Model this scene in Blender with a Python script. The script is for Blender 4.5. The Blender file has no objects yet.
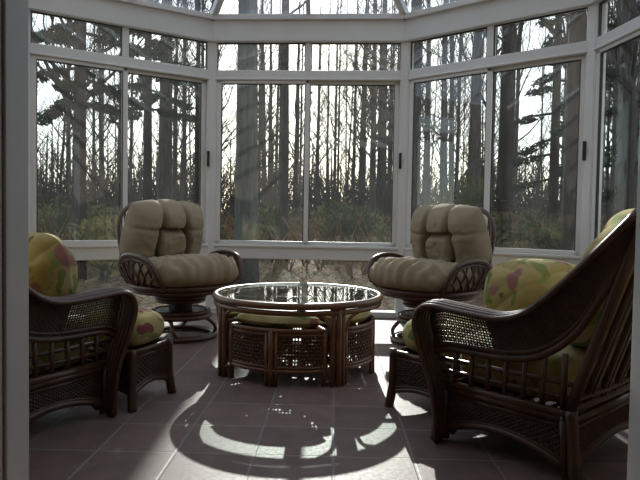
import bpy, bmesh, math, random
from math import sin, cos, pi, exp, sqrt, atan2, radians
from mathutils import Vector, Matrix, noise

C = bpy.context.scene.collection
V = Vector
TAU = 2 * pi

# ------------------------------------------------------------------ helpers
def tag(o, label=None, cat=None, group=None, kind=None):
    if label: o['label'] = label
    if cat: o['category'] = cat
    if group: o['group'] = group
    if kind: o['kind'] = kind
    return o

def empty(name, loc=(0, 0, 0), rz=0.0, label=None, cat=None, group=None, kind=None):
    o = bpy.data.objects.new(name, None)
    o.empty_display_size = 0.1
    C.objects.link(o)
    o.location = loc
    o.rotation_euler = (0, 0, rz)
    return tag(o, label, cat, group, kind)

def copy_tree(o, parent=None):
    c = o.copy()
    C.objects.link(c)
    c.parent = parent
    for ch in list(o.children):
        copy_tree(ch, c)
    return c

class MB:
    """collects shapes, links them as one mesh object"""
    def __init__(s): s.v = []; s.f = []; s.sm = []
    def add(s, verts, faces, smooth=True):
        b = len(s.v)
        s.v.extend([tuple(p) for p in verts])
        for f in faces:
            s.f.append(tuple(i + b for i in f)); s.sm.append(smooth)
    def tube(s, pts, r, n=8, closed=False, caps=True, squash=None):
        pts = [V(p) for p in pts]
        m = len(pts)
        rs = r if isinstance(r, (list, tuple)) else [r] * m
        vs, fs = [], []
        ref = None
        for i, p in enumerate(pts):
            if closed: t = pts[(i + 1) % m] - pts[i - 1]
            else: t = pts[min(i + 1, m - 1)] - pts[max(i - 1, 0)]
            if t.length < 1e-9: t = V((0, 0, 1))
            t.normalize()
            if ref is None:
                a = V((0, 0, 1)) if abs(t.z) < .9 else V((1, 0, 0))
                ref = (a - t * a.dot(t)).normalized()
            else:
                ref = ref - t * ref.dot(t)
                if ref.length < 1e-6: ref = t.orthogonal()
                ref.normalize()
            bi = t.cross(ref)
            for k in range(n):
                a = TAU * k / n
                vs.append(p + (ref * cos(a) + bi * sin(a)) * rs[i])
        seg = m if closed else m - 1
        for i in range(seg):
            j = (i + 1) % m
            for k in range(n):
                l = (k + 1) % n
                fs.append((i * n + k, i * n + l, j * n + l, j * n + k))
        if caps and not closed:
            fs.append(tuple(range(n - 1, -1, -1)))
            fs.append(tuple((m - 1) * n + k for k in range(n)))
        s.add(vs, fs, True)
    def box(s, c, d, M=None):
        c = V(c); h = V(d) / 2
        vs = [V((x * h.x, y * h.y, z * h.z)) + c for x in (-1, 1) for y in (-1, 1) for z in (-1, 1)]
        if M: vs = [M @ p for p in vs]
        s.add(vs, [(0, 1, 3, 2), (4, 6, 7, 5), (0, 4, 5, 1), (2, 3, 7, 6), (0, 2, 6, 4), (1, 5, 7, 3)], False)
    def grid(s, P, nu, nv, cu=False, cv=False, smooth=True):
        vs = [P(i / (nu if cu else nu - 1), j / (nv if cv else nv - 1)) for i in range(nu) for j in range(nv)]
        fs = []
        for i in range(nu if cu else nu - 1):
            for j in range(nv if cv else nv - 1):
                a, b = (i + 1) % nu, (j + 1) % nv
                fs.append((i * nv + j, a * nv + j, a * nv + b, i * nv + b))
        s.add(vs, fs, smooth)
    def prism(s, poly, z0, z1):
        n = len(poly)
        vs = [V((x, y, z0)) for x, y in poly] + [V((x, y, z1)) for x, y in poly]
        fs = [tuple(range(n - 1, -1, -1)), tuple(range(n, 2 * n))]
        for i in range(n):
            j = (i + 1) % n
            fs.append((i, j, n + j, n + i))
        s.add(vs, fs, False)
    def weave(s, P, nu, nv, r, amp=None, uu=None, vv=None):
        """real woven strands over the surface P(u,v)"""
        amp = r * .8 if amp is None else amp
        e = 1e-3
        def N(u, v):
            a = P(min(u + e, 1), v) - P(max(u - e, 0), v)
            b = P(u, min(v + e, 1)) - P(u, max(v - e, 0))
            n = a.cross(b)
            return n.normalized() if n.length > 1e-12 else V((0, 0, 1))
        us = [(i + .5) / nu for i in range(nu)]
        vs = [(j + .5) / nv for j in range(nv)]
        for i, u in enumerate(us):
            pts = [P(u, 0)]
            for j, v in enumerate(vs):
                pts.append(P(u, v) + N(u, v) * amp * (1 if (i + j) % 2 else -1))
            pts.append(P(u, 1))
            s.tube(pts, r, 4, caps=False)
        for j, v in enumerate(vs):
            pts = [P(0, v)]
            for i, u in enumerate(us):
                pts.append(P(u, v) - N(u, v) * amp * (1 if (i + j) % 2 else -1))
            pts.append(P(1, v))
            s.tube(pts, r, 4, caps=False)
    weld = False
    def mesh(s, name):
        me = bpy.data.meshes.new(name)
        me.from_pydata(s.v, [], s.f)
        me.polygons.foreach_set('use_smooth', s.sm)
        me.update()
        if s.weld:
            b = bmesh.new(); b.from_mesh(me); bmesh.ops.remove_doubles(b, verts=b.verts, dist=1e-5); b.to_mesh(me); b.free()
        return me
    def build(s, name, mat, parent=None, bevel=0, sub=0):
        me = s.mesh(name)
        me.materials.append(mat)
        o = bpy.data.objects.new(name, me)
        C.objects.link(o)
        if parent: o.parent = parent
        if bevel:
            b = o.modifiers.new('bevel', 'BEVEL'); b.width = bevel; b.segments = 2; b.limit_method = 'ANGLE'
        if sub:
            b = o.modifiers.new('sub', 'SUBSURF'); b.levels = sub; b.render_levels = sub
        return o

def smooth_path(pts, k=6, closed=False):
    """Catmull-Rom"""
    pts = [V(p) for p in pts]; n = len(pts); out = []
    rng = n if closed else n - 1
    for i in range(rng):
        p1, p2 = pts[i], pts[(i + 1) % n]
        p0 = pts[i - 1] if (closed or i > 0) else p1 * 2 - p2
        p3 = pts[(i + 2) % n] if (closed or i + 2 < n) else p2 * 2 - p1
        for j in range(k):
            t = j / k
            out.append(.5 * ((2 * p1) + (p2 - p0) * t + (2 * p0 - 5 * p1 + 4 * p2 - p3) * t * t + (3 * p1 - p0 - 3 * p2 + p3) * t ** 3))
    if not closed: out.append(pts[-1])
    return out

def circle(r, z, n=48, cx=0, cy=0, ry=None):
    ry = r if ry is None else ry
    return [V((cx + r * cos(TAU * i / n), cy + ry * sin(TAU * i / n), z)) for i in range(n)]

def arc(r, z, a0, a1, n=16):
    return [V((r * cos(a0 + (a1 - a0) * i / (n - 1)), r * sin(a0 + (a1 - a0) * i / (n - 1)), z)) for i in range(n)]

def resample(pts, u):
    f = u * (len(pts) - 1); i = min(int(f), len(pts) - 2)
    return pts[i].lerp(pts[i + 1], f - i)

# ---------------------------------------------------------------- materials
class NT:
    def __init__(s, name):
        s.m = bpy.data.materials.new(name); s.m.use_nodes = True
        s.t = s.m.node_tree; s.t.nodes.clear()
        s.out = s.n('ShaderNodeOutputMaterial')
    def n(s, t, **k):
        o = s.t.nodes.new(t)
        for a, b in k.items():
            if a.startswith('i_'):
                key = a[2:]
                o.inputs[int(key) if key.isdigit() else key.replace('_', ' ')].default_value = b
            else: setattr(o, a, b)
        return o
    def l(s, a, b): s.t.links.new(a, b)
    def noise(s, scale, detail=4, rough=.55, vec=None, coord='Object', stretch=None):
        if vec is None:
            vec = s.n('ShaderNodeTexCoord').outputs[coord]
        if stretch:
            mp = s.n('ShaderNodeMapping'); mp.inputs['Scale'].default_value = stretch
            s.l(vec, mp.inputs[0]); vec = mp.outputs[0]
        o = s.n('ShaderNodeTexNoise'); o.inputs['Scale'].default_value = scale
        o.inputs['Detail'].default_value = detail; o.inputs['Roughness'].default_value = rough
        s.l(vec, o.inputs['Vector'])
        return o.outputs[0]
    def ramp(s, fac, stops, interp='LINEAR'):
        r = s.n('ShaderNodeValToRGB'); e = r.color_ramp.elements; r.color_ramp.interpolation = interp
        while len(e) < len(stops): e.new(.5)
        for q, (p, c) in zip(e, stops):
            q.position = p; q.color = (*c, 1) if len(c) == 3 else c
        s.l(fac, r.inputs[0]); return r.outputs[0]
    def mix(s, fac, a, b):
        m = s.n('ShaderNodeMix', data_type='RGBA')
        for inp, x in ((0, fac), (6, a), (7, b)):
            if hasattr(x, 'links'): s.l(x, m.inputs[inp])
            elif inp == 0: m.inputs[0].default_value = x
            else: m.inputs[inp].default_value = (*x, 1)
        return m.outputs[2]
    def math(s, op, a, b=0.0, c=0.0):
        m = s.n('ShaderNodeMath', operation=op)
        for i, x in enumerate((a, b, c)):
            if hasattr(x, 'links'): s.l(x, m.inputs[i])
            else: m.inputs[i].default_value = x
        return m.outputs[0]
    def bsdf(s, col, rough=.6, spec=.5, bump=None, bstr=.2, bdist=.01, **k):
        b = s.n('ShaderNodeBsdfPrincipled')
        if hasattr(col, 'links'): s.l(col, b.inputs['Base Color'])
        else: b.inputs['Base Color'].default_value = (*col, 1)
        if hasattr(rough, 'links'): s.l(rough, b.inputs['Roughness'])
        else: b.inputs['Roughness'].default_value = rough
        b.inputs['Specular IOR Level'].default_value = spec
        for a, x in k.items(): b.inputs[a].default_value = x
        if bump is not None:
            u = s.n('ShaderNodeBump'); u.inputs['Strength'].default_value = bstr; u.inputs['Distance'].default_value = bdist
            s.l(bump, u.inputs['Height']); s.l(u.outputs[0], b.inputs['Normal'])
        s.l(b.outputs[0], s.out.inputs[0])
        return b

def mat_plain(name, col, rough=.6, spec=.5, var=.15, scale=8, bstr=.1, **k):
    t = NT(name)
    nz = t.noise(scale)
    c = t.ramp(nz, [(.3, tuple(x * (1 - var) for x in col)), (.7, tuple(min(1, x * (1 + var)) for x in col))])
    t.bsdf(c, rough, spec, nz, bstr, **k)
    return t.m

def mat_rattan(name, dark, light, rough=.34):
    t = NT(name)
    nz = t.noise(14, 5)
    n2 = t.noise(90, 2)
    c = t.ramp(nz, [(.25, dark), (.75, light)])
    t.bsdf(c, rough, .5, n2, .15, .004)
    return t.m

def mat_fabric(name, col):
    t = NT(name)
    nz = t.noise(5, 3); f = t.noise(260, 2)
    c = t.ramp(nz, [(.3, tuple(x * .88 for x in col)), (.7, tuple(x * 1.08 for x in col))])
    t.bsdf(c, .92, .15, f, .35, .003)
    return t.m

def mat_floral(name):
    t = NT(name)
    co = t.n('ShaderNodeTexCoord').outputs['Object']
    wob = t.n('ShaderNodeTexNoise', i_Scale=7.0); t.l(co, wob.inputs['Vector'])
    va = t.n('ShaderNodeVectorMath', operation='SCALE'); va.inputs['Scale'].default_value = .20
    t.l(wob.outputs['Color'], va.inputs[0])
    vb = t.n('ShaderNodeVectorMath', operation='ADD'); t.l(co, vb.inputs[0]); t.l(va.outputs[0], vb.inputs[1])
    vec = vb.outputs[0]
    base = t.ramp(t.noise(6, 3, vec=vec), [(.35, (.35, .27, .10)), (.6, (.46, .39, .20))])
    # leaves: elongated cells
    mp = t.n('ShaderNodeMapping'); mp.inputs['Scale'].default_value = (17, 6.5, 11); mp.inputs['Rotation'].default_value = (.5, .7, .6)
    t.l(vec, mp.inputs[0])
    vo = t.n('ShaderNodeTexVoronoi', i_Scale=1.0); t.l(mp.outputs[0], vo.inputs['Vector'])
    lf = t.ramp(vo.outputs['Distance'], [(.38, (1, 1, 1)), (.46, (0, 0, 0))])
    sel = t.n('ShaderNodeSeparateColor'); t.l(vo.outputs['Color'], sel.inputs[0])
    on = t.math('GREATER_THAN', sel.outputs[0], .38)
    lf = t.math('MULTIPLY', lf, on)
    green = t.ramp(sel.outputs[1], [(.2, (.09, .13, .05)), (.6, (.20, .24, .07)), (.9, (.32, .33, .13))])
    c = t.mix(lf, base, green)
    # blooms
    vo2 = t.n('ShaderNodeTexVoronoi', i_Scale=10.0); t.l(vec, vo2.inputs['Vector'])
    s2 = t.n('ShaderNodeSeparateColor'); t.l(vo2.outputs['Color'], s2.inputs[0])
    bl = t.math('MULTIPLY', t.ramp(vo2.outputs['Distance'], [(.36, (1, 1, 1)), (.46, (0, 0, 0))]), t.math('GREATER_THAN', s2.outputs[0], .66))
    red = t.ramp(s2.outputs[2], [(.3, (.20, .06, .06)), (.7, (.30, .15, .13))])
    c = t.mix(bl, c, red)
    t.bsdf(c, .9, .15, t.noise(220, 2), .3, .003)
    return t.m

def mat_tile():
    t = NT('floor_tile')
    co = t.n('ShaderNodeTexCoord').outputs['Object']
    mp = t.n('ShaderNodeMapping', vector_type='TEXTURE')
    mp.inputs['Location'].default_value = (-.8497, 2.2194, 0)
    mp.inputs['Rotation'].default_value = (0, 0, -.0219)
    mp.inputs['Scale'].default_value = (.305, .305, .305)
    t.l(co, mp.inputs[0])
    sx = t.n('ShaderNodeSeparateXYZ'); t.l(mp.outputs[0], sx.inputs[0])
    def edge(o):
        f = t.math('FRACT', t.math('ADD', o, .5))
        return t.math('ABSOLUTE', t.math('SUBTRACT', f, .5))
    d = t.math('MINIMUM', edge(sx.outputs[0]), edge(sx.outputs[1]))
    tile = t.ramp(d, [(.010, (0, 0, 0)), (.022, (1, 1, 1))])
    fl = t.n('ShaderNodeVectorMath', operation='FLOOR'); t.l(mp.outputs[0], fl.inputs[0])
    wn = t.n('ShaderNodeTexWhiteNoise'); t.l(fl.outputs[0], wn.inputs[0])
    nz = t.noise(9, 6, .6, vec=co)
    fine = t.noise(60, 4, .6, vec=co)
    body = t.ramp(nz, [(.25, (.130, .086, .074)), (.55, (.168, .114, .099)), (.8, (.212, .150, .132))])
    hv = t.n('ShaderNodeHueSaturation'); t.l(body, hv.inputs['Color'])
    t.l(t.math('MULTIPLY_ADD', wn.outputs[0], .3, .85), hv.inputs['Value'])
    c = t.mix(tile, (.20, .180, .168), hv.outputs[0])
    hgt = t.math('ADD', t.math('MULTIPLY', tile, 1.0), t.math('MULTIPLY', fine, .25))
    r = t.math('MULTIPLY_ADD', fine, .3, .42)
    t.bsdf(c, r, .32, hgt, .35, .004)
    return t.m

def mat_glass(name, f0, dust=.02, tint=(.93, .96, .95)):
    t = NT(name)
    g = t.n('ShaderNodeNewGeometry')
    dt = t.n('ShaderNodeVectorMath', operation='DOT_PRODUCT')
    t.l(g.outputs['Normal'], dt.inputs[0]); t.l(g.outputs['Incoming'], dt.inputs[1])
    c = t.math('ABSOLUTE', dt.outputs['Value'])
    p = t.math('POWER', t.math('SUBTRACT', 1.0, c), 5.0)
    f = t.math('MULTIPLY_ADD', p, 1 - f0, f0)
    tr = t.n('ShaderNodeBsdfTransparent'); tr.inputs[0].default_value = (*tint, 1)
    gl = t.n('ShaderNodeBsdfGlossy'); gl.inputs['Roughness'].default_value = 0.0
    m = t.n('ShaderNodeMixShader'); t.l(f, m.inputs[0]); t.l(tr.outputs[0], m.inputs[1]); t.l(gl.outputs[0], m.inputs[2])
    res = m
    if dust:
        d = t.n('ShaderNodeBsdfTranslucent'); d.inputs[0].default_value = (.9, .93, .95, 1)
        df = t.n('ShaderNodeBsdfDiffuse'); df.inputs[0].default_value = (.8, .83, .85, 1)
        dm = t.n('ShaderNodeMixShader'); dm.inputs[0].default_value = .5
        t.l(d.outputs[0], dm.inputs[1]); t.l(df.outputs[0], dm.inputs[2])
        nz = t.noise(3.0, 4)
        fac = t.math('MULTIPLY', t.ramp(nz, [(.3, (.5, .5, .5)), (.75, (1, 1, 1))]), dust)
        m2 = t.n('ShaderNodeMixShader'); t.l(fac, m2.inputs[0]); t.l(m.outputs[0], m2.inputs[1]); t.l(dm.outputs[0], m2.inputs[2])
        res = m2
    t.l(res.outputs[0], t.out.inputs[0])
    return t.m

def mat_bark(name, a, b):
    t = NT(name)
    n1 = t.noise(3, 5, .6, stretch=(4, 4, .6)); n2 = t.noise(14, 5, .65, stretch=(3, 3, .5))
    c = t.ramp(n1, [(.3, a), (.7, b)])
    t.bsdf(c, .9, .1, n2, .6, .05)
    return t.m

def mat_leaf(name, a, b, trans=.35):
    t = NT(name)
    c = t.ramp(t.noise(3.5, 3), [(.3, a), (.7, b)])
    d = t.n('ShaderNodeBsdfDiffuse'); t.l(c, d.inputs[0])
    tl = t.n('ShaderNodeBsdfTranslucent'); t.l(c, tl.inputs[0])
    m = t.n('ShaderNodeMixShader'); m.inputs[0].default_value = trans
    t.l(d.outputs[0], m.inputs[1]); t.l(tl.outputs[0], m.inputs[2]); t.l(m.outputs[0], t.out.inputs[0])
    return t.m

def mat_litter():
    t = NT('leaf_litter')
    co = t.n('ShaderNodeTexCoord').outputs['Object']
    n1 = t.noise(.35, 4, .6, vec=co); n2 = t.noise(9, 6, .75, vec=co); 
    a = t.ramp(n2, [(.30, (.026, .014, .007)), (.47, (.115, .068, .032)), (.60, (.25, .16, .085)), (.74, (.46, .36, .23))])
    b = t.ramp(n2, [(.30, (.02, .02, .012)), (.55, (.085, .085, .04)), (.75, (.17, .17, .09))])
    c = t.mix(t.ramp(n1, [(.45, (0, 0, 0)), (.62, (1, 1, 1))]), a, b)
    t.bsdf(c, .9, .2, n2, 1.0, .12)
    return t.m

M = dict(
    rattan=mat_rattan('rattan_pole', (.042, .018, .010), (.092, .041, .022), .34),
    wicker=mat_rattan('woven_wicker', (.031, .0145, .0085), (.064, .030, .017), .45),
    trattan=mat_rattan('honey_rattan', (.115, .050, .024), (.21, .100, .048), .34),
    twicker=mat_rattan('honey_wicker', (.085, .038, .019), (.155, .072, .036), .45),
    beige=mat_fabric('beige_cushion', (.31, .255, .175)),
    floral=mat_floral('floral_cloth'),
    tile=mat_tile(),
    white=mat_plain('white_frame', (.66, .66, .64), .38, .4, .04, 3, .03),
    jamb=mat_plain('painted_jamb', (.60, .58, .54), .5, .3, .05, 4, .03),
    side=mat_plain('painted_side_wall', (.30, .27, .23), .8, .2, .05, 4, .03),
    hall=mat_plain('hall_wall_paint', (.34, .27, .21), .85, .2, .06, 5, .03),
    hallfloor=mat_plain('hall_floor_wood', (.16, .09, .05), .4, .4, .3, 6, .05),
    black=mat_plain('black_metal', (.012, .012, .013), .35, .5, .1, 8, .02),
    gasket=mat_plain('dark_gasket', (.06, .06, .06), .6, .3, .1, 8, .02),
    glass=mat_glass('window_glass', .045, .018),
    rglass=mat_glass('roof_glass', .07, .05, (.86, .90, .95)),
    tglass=mat_glass('table_glass', .05, 0, (.90, .94, .92)),
    bark=mat_bark('grey_brown_bark', (.030, .026, .022), (.10, .088, .075)),
    barkdark=mat_bark('dark_bark', (.018, .016, .014), (.055, .048, .042)),
    barkpale=mat_bark('pale_bark', (.055, .060, .055), (.135, .145, .13)),
    evergreen=mat_leaf('evergreen_leaf', (.016, .030, .016), (.05, .075, .04)),
    shrub=mat_leaf('shrub_leaf', (.035, .046, .020), (.13, .145, .07), .45),
    shrubyellow=mat_leaf('yellow_green_leaf', (.07, .075, .018), (.19, .18, .06), .4),
    dry=mat_leaf('dry_leaf', (.09, .052, .024), (.34, .235, .13), .3),
    litter=mat_litter(),
)

# ------------------------------------------------------------ room geometry
H_CAM = .9116
ZC, ZS0, ZS1, ZT0, ZT1, ZH, ZE = .055, .528, .662, 2.195, 2.290, 2.545, 2.745
W = [V((-2.80, 1.40, 0)), V((-2.385, 4.68, 0)), V((-1.035, 5.485, 0)), V((.758, 5.385, 0)), V((2.02, 4.40, 0)), V((2.40, 1.40, 0))]
HUB = V((-.17, 3.75, 3.60)); RIDGE = V((-.17, 1.40, 3.60))

poly = [(p.x, p.y) for p in W]
def grow(poly, d):
    c = V((-.17, 3.2)); return [tuple(V(p) + (V(p) - c).normalized() * d) for p in poly]
fl = MB()
outer = grow(poly, .16)
outer[0] = (-2.95, 1.24); outer[-1] = (2.6, 1.24)
fl.prism(outer, -.14, 0)
tag(fl.build('floor', M['tile']), 'mauve brown square tile floor of the sunroom with grey grout', kind='structure')

def facet(idx, P, Q, npan, latches, label, split=True):
    d = (Q - P); L = d.length; ang = atan2(d.y, d.x)
    root = empty('window_%d' % idx, P, ang, label, kind='structure')
    # local: x along the wall, +y outward
    f = MB()
    T = .075; y0 = .036
    f.box((L / 2, y0, ZC / 2), (L, .12, ZC))                       # curb
    f.box((L / 2, y0, (ZS0 + ZS1) / 2), (L, T, ZS1 - ZS0))         # sill rail
    f.box((L / 2, y0 - .028, ZS1 - .012), (L - .06, .05, .024))    # sill lip
    f.box((L / 2, y0, (ZT0 + ZT1) / 2), (L, T, ZT1 - ZT0))         # transom
    f.box((L / 2, y0 - .012, ZT0 + .012), (L - .06, T, .02))
    f.box((L / 2, y0 - .02, (ZH + ZE) / 2), (L, .12, ZE - ZH))     # header
    f.box((L / 2, y0 - .055, ZE + .012), (L, .12, .05))            # eave beam
    e = .045
    for x in (e / 2, L - e / 2):
        f.box((x, y0, ZE / 2), (e, T, ZE))
    pw = L / npan
    for k in range(1, npan):
        f.box((k * pw, y0, (ZT1 + ZH) / 2), (.055, T, ZH - ZT1))
        if not split: f.box((k * pw, y0, (ZC + ZS0) / 2), (.055, T, ZS0 - ZC))
    f.build('frame', M['white'], root, bevel=.006)
    for k in range(npan):
        x0 = k * pw + (e if k == 0 else 0); x1 = (k + 1) * pw - (e if k == npan - 1 else 0)
        yy = y0 + (.016 if k % 2 else -.016)
        s = MB(); w = .042
        if k > 0: x0 -= .022
        if k < npan - 1: x1 += .022
        for xx in (x0 + w / 2, x1 - w / 2):
            s.box((xx, yy, (ZS1 + ZT0) / 2), (w, .03, ZT0 - ZS1))
        s.box(((x0 + x1) / 2, yy, ZS1 + .018), (x1 - x0, .03, .036))
        s.box(((x0 + x1) / 2, yy, ZT0 - .014), (x1 - x0, .03, .028))
        sash = s.build('sash', M['white'], root, bevel=.004)
        g = MB()
        a, b = x0 + w, x1 - w
        for xx in (a + .004, b - .004):
            g.box((xx, yy, (ZS1 + ZT0) / 2), (.008, .02, ZT0 - ZS1 - .06))
        g.box(((a + b) / 2, yy, ZT0 - .031), (b - a, .02, .007))
        g.build('gasket', M['gasket'], sash)
        g = MB(); g.box(((x0 + x1) / 2, yy, (ZS1 + ZT0) / 2), (x1 - x0 - w, .004, ZT0 - ZS1 - .05))
        g.build('pane', M['glass'], sash)
        g = MB(); g.box(((k + .5) * pw, y0, (ZT1 + ZH) / 2), (pw - .02, .004, ZH - ZT1 + .02))
        g.build('pane', M['glass'], root)
        g = MB(); xa, xb = k * pw + (e if k == 0 else .0275), (k + 1) * pw - (e if k == npan - 1 else .0275)
        for xx in (xa + .004, xb - .004): g.box((xx, y0 - .012, (ZT1 + ZH) / 2), (.008, .02, ZH - ZT1))
        g.box(((xa + xb) / 2, y0 - .012, ZH - .004), (xb - xa, .02, .008))
        g.build('gasket', M['gasket'], root)
    g = MB(); g.box((L / 2, y0, (ZC + ZS0) / 2), (L - .06, .004, ZS0 - ZC + .02))
    g.build('pane', M['glass'], root)
    for lx in latches:
        l = MB()
        l.box((lx, y0 - .050, 1.46), (.024, .02, .145)); l.box((lx, y0 - .062, 1.465), (.014, .016, .06))
        l.build('latch', M['black'], root, bevel=.003)
    b = MB(); b.box((pw, y0 - .04, ZT0 - .01), (.022, .012, .014)); b.build('stop', M['black'], root)
    return root

WL = W[1].lerp(W[0], .49); WR = W[4].lerp(W[5], .49)
facet(1, WL, W[1], 2, [(W[1] - WL).length - .03], 'white framed side window wall beside the left wicker armchair')
facet(2, W[1], W[2], 2, [1.535], 'white framed sliding window behind the left swivel chair')
facet(3, W[2], W[3], 2, [1.765], 'white framed sliding window facing the doorway')
facet(4, W[3], W[4], 2, [1.57], 'white framed sliding window behind the right swivel chair')
facet(5, W[4], WR, 2, [.775], 'white framed side window wall beside the right wicker armchair')

for i, p in enumerate(W[1:-1]):
    t = MB()
    a = (W[i + 1] - W[i]).normalized(); b = (W[i + 2] - W[i + 1]).normalized()
    na, nb = V((-a.y, a.x, 0)), V((-b.y, b.x, 0))
    o = (na + nb).normalized()
    t.prism([(p + v).xy[:] for v in (-o * .006 - a * .035, -o * .006 + b * .035, nb * .10 + b * .02, o * .12, na * .10 - a * .02)], 0, ZE + .03)
    tag(t.build('trim_%d' % (i + 1), M['white'], bevel=.004), kind='structure')

def shade_wall(name, A, B, label):  # out of view, added solid to cut the light on the near armchairs
    d = B - A; n = V((-d.y, d.x, 0)).normalized()
    m = MB(); m.prism([p.xy[:] for p in (A, B, B + n * .14, A + n * .14)], -.14, ZE + .03)
    tag(m.build(name, M['side']), label, kind='structure')
    m = MB(); m.prism([p.xy[:] for p in (A - n * .012, B - n * .012, B - n * .0005, A - n * .0005)], 0, .10)
    tag(m.build('baseboard_' + name.split('_')[1], M['white'], bevel=.003), kind='structure')
shade_wall('shadewall_west', W[0], WL, 'unseen solid wall added behind the left wicker armchair to dim the room')
shade_wall('shadewall_east', WR, W[5], 'unseen solid wall added beside the right wicker armchair to dim the room')

# roof
roof = empty('ceiling', label='sloping glass roof of the sunroom with white rafters', kind='structure')
r = MB()
def bar(mb, a, b, w, h, drop=0):
    a, b = V(a), V(b); d = (b - a).normalized()
    side = d.cross(V((0, 0, 1))).normalized() * w / 2; up = side.cross(d).normalized() * h / 2
    vs = []
    for p in (a, b):
        for s1, s2 in ((-1, -1), (1, -1), (1, 1), (-1, 1)):
            vs.append(p + side * s1 + up * s2)
    mb.add(vs, [(0, 1, 2, 3), (7, 6, 5, 4), (0, 4, 5, 1), (1, 5, 6, 2), (2, 6, 7, 3), (3, 7, 4, 0)], False)
E = [V((p.x, p.y, ZE + .03)) for p in W]
for i in range(1, 5): bar(r, E[i], HUB, .055, .07)
for i in range(1, 4): bar(r, (E[i] + E[i + 1]) / 2, HUB, .04, .06)
bar(r, HUB, RIDGE, .08, .12)
def side_rafters(A, B, n):
    for k in range(1, n + 1):
        t = k / n
        bar(r, A.lerp(B, t), HUB.lerp(RIDGE, t), .04, .06)
side_rafters(E[1], E[0], 4); side_rafters(E[4], E[5], 4)
r.build('rafters', M['white'], roof)
def pane(parent, pts, mat):
    n = (pts[1] - pts[0]).cross(pts[2] - pts[0]).normalized() * .003
    m = MB(); k = len(pts)
    vs = [p + n for p in pts] + [p - n for p in pts]
    fs = [tuple(range(k)), tuple(range(2 * k - 1, k - 1, -1))] + [(i, (i + 1) % k, k + (i + 1) % k, k + i) for i in range(k)]
    m.add(vs, fs, False); m.build('pane', mat, parent)
for i in range(1, 4):
    mid = (E[i] + E[i + 1]) / 2
    pane(roof, [E[i], mid, HUB], M['rglass']); pane(roof, [mid, E[i + 1], HUB], M['rglass'])
for A, B in ((E[1], E[0]), (E[4], E[5])):
    for k in range(4):
        pane(roof, [A.lerp(B, k / 4), A.lerp(B, (k + 1) / 4), HUB.lerp(RIDGE, (k + 1) / 4), HUB.lerp(RIDGE, k / 4)], M['rglass'])

# house wall with the doorway, and the dark hall the camera stands in
XL, XR, Y0, Y1, ZD = -.681, .737, 1.235, 1.35, 2.1
w = MB()
w.box(((-5 + XL - .02) / 2, (Y0 + Y1) / 2, 2.4), (XL - .02 + 5, Y1 - Y0 - .012, 5.1))
w.box(((5 + XR + .02) / 2, (Y0 + Y1) / 2, 2.4), (5 - XR - .02, Y1 - Y0 - .012, 5.1))
w.box(((XL + XR) / 2, (Y0 + Y1) / 2, (ZD + .02 + 4.95) / 2), (XR - XL + .04, Y1 - Y0 - .012, 4.95 - ZD - .02))
tag(w.build('wall_front', M['hall']), 'house wall around the sunroom doorway', kind='structure')
w = MB()
ym = (Y0 + Y1) / 2; ty = Y1 - Y0 + .016
for x in (XL - .011, XR + .011): w.box((x, ym, ZD / 2), (.022, ty, ZD))
w.box(((XL + XR) / 2, ym, ZD + .011), (XR - XL + .044, ty, .022))
for yy in (Y0 - .008, Y1 + .006):
    w.box((XL - .067, yy, ZD / 2), (.09, .014, ZD)); w.box((XR + .067, yy, ZD / 2), (.09, .014, ZD))
    w.box(((XL + XR) / 2, yy, ZD + .067), (XR - XL + .224, .014, .09))
w.box((XL + .004, Y0 + .022, ZD / 2), (.008, .03, ZD)); w.box((XR - .004, Y0 + .022, ZD / 2), (.008, .03, ZD))
tag(w.build('trim_5', M['jamb'], bevel=.004), 'painted jamb and casing of the sunroom doorway', kind='structure')
hx0, hx1, hy0, hz = -2.4, 2.4, -2.2, 2.45
for nm, c, s in (('wall_left', (hx0 - .05, (hy0 + Y0) / 2, hz / 2), (.1, Y0 - hy0, hz)), ('wall_right', (hx1 + .05, (hy0 + Y0) / 2, hz / 2), (.1, Y0 - hy0, hz)),
                 ('wall_back', (0, hy0 - .05, hz / 2), (hx1 - hx0 + .2, .1, hz))):
    b = MB(); b.box(c, s); tag(b.build(nm, M['hall']), kind='structure')
b = MB(); b.box((0, (hy0 + Y0) / 2, hz + .05), (hx1 - hx0 + .2, Y0 - hy0 + .1, .1)); tag(b.build('ceiling_hall', M['hall']), kind='structure')
b = MB(); b.box((0, (hy0 + Y0) / 2, -.07), (hx1 - hx0 + .2, Y0 - hy0, .14)); tag(b.build('floor_hall', M['hallfloor']), kind='structure')

# ---------------------------------------------------------------- cushions
def pillow_mesh(wx, wy, t, corner=.25, n=26, puff=2.2, wr=0.0, seed=0):
    """knife-edge pillow in the local xy plane, thickness along z"""
    m = MB()
    def P(sgn):
        def f(a, b):
            u, v = 2 * a - 1, 2 * b - 1
            e = 3.0
            q = max(abs(u), abs(v))
            k = q / max(1e-6, (abs(u) ** e + abs(v) ** e) ** (1 / e))
            k = 1 + (k - 1) * min(1, corner * 3)
            x = wx * u * k; y = wy * v * k
            h = max(0, (1 - abs(u) ** puff) * (1 - abs(v) ** puff)) ** .5
            z = t * h * sgn
            if wr: z += wr * noise.noise(V((x * 9 + seed, y * 9, sgn * 3))) * (h + .1)
            return V((x, y, z))
        return f
    m.grid(P(1), n, n); 
    g = P(-1); m.grid(lambda a, b: g(1 - a, b), n, n); m.weld = True
    return m

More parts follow.
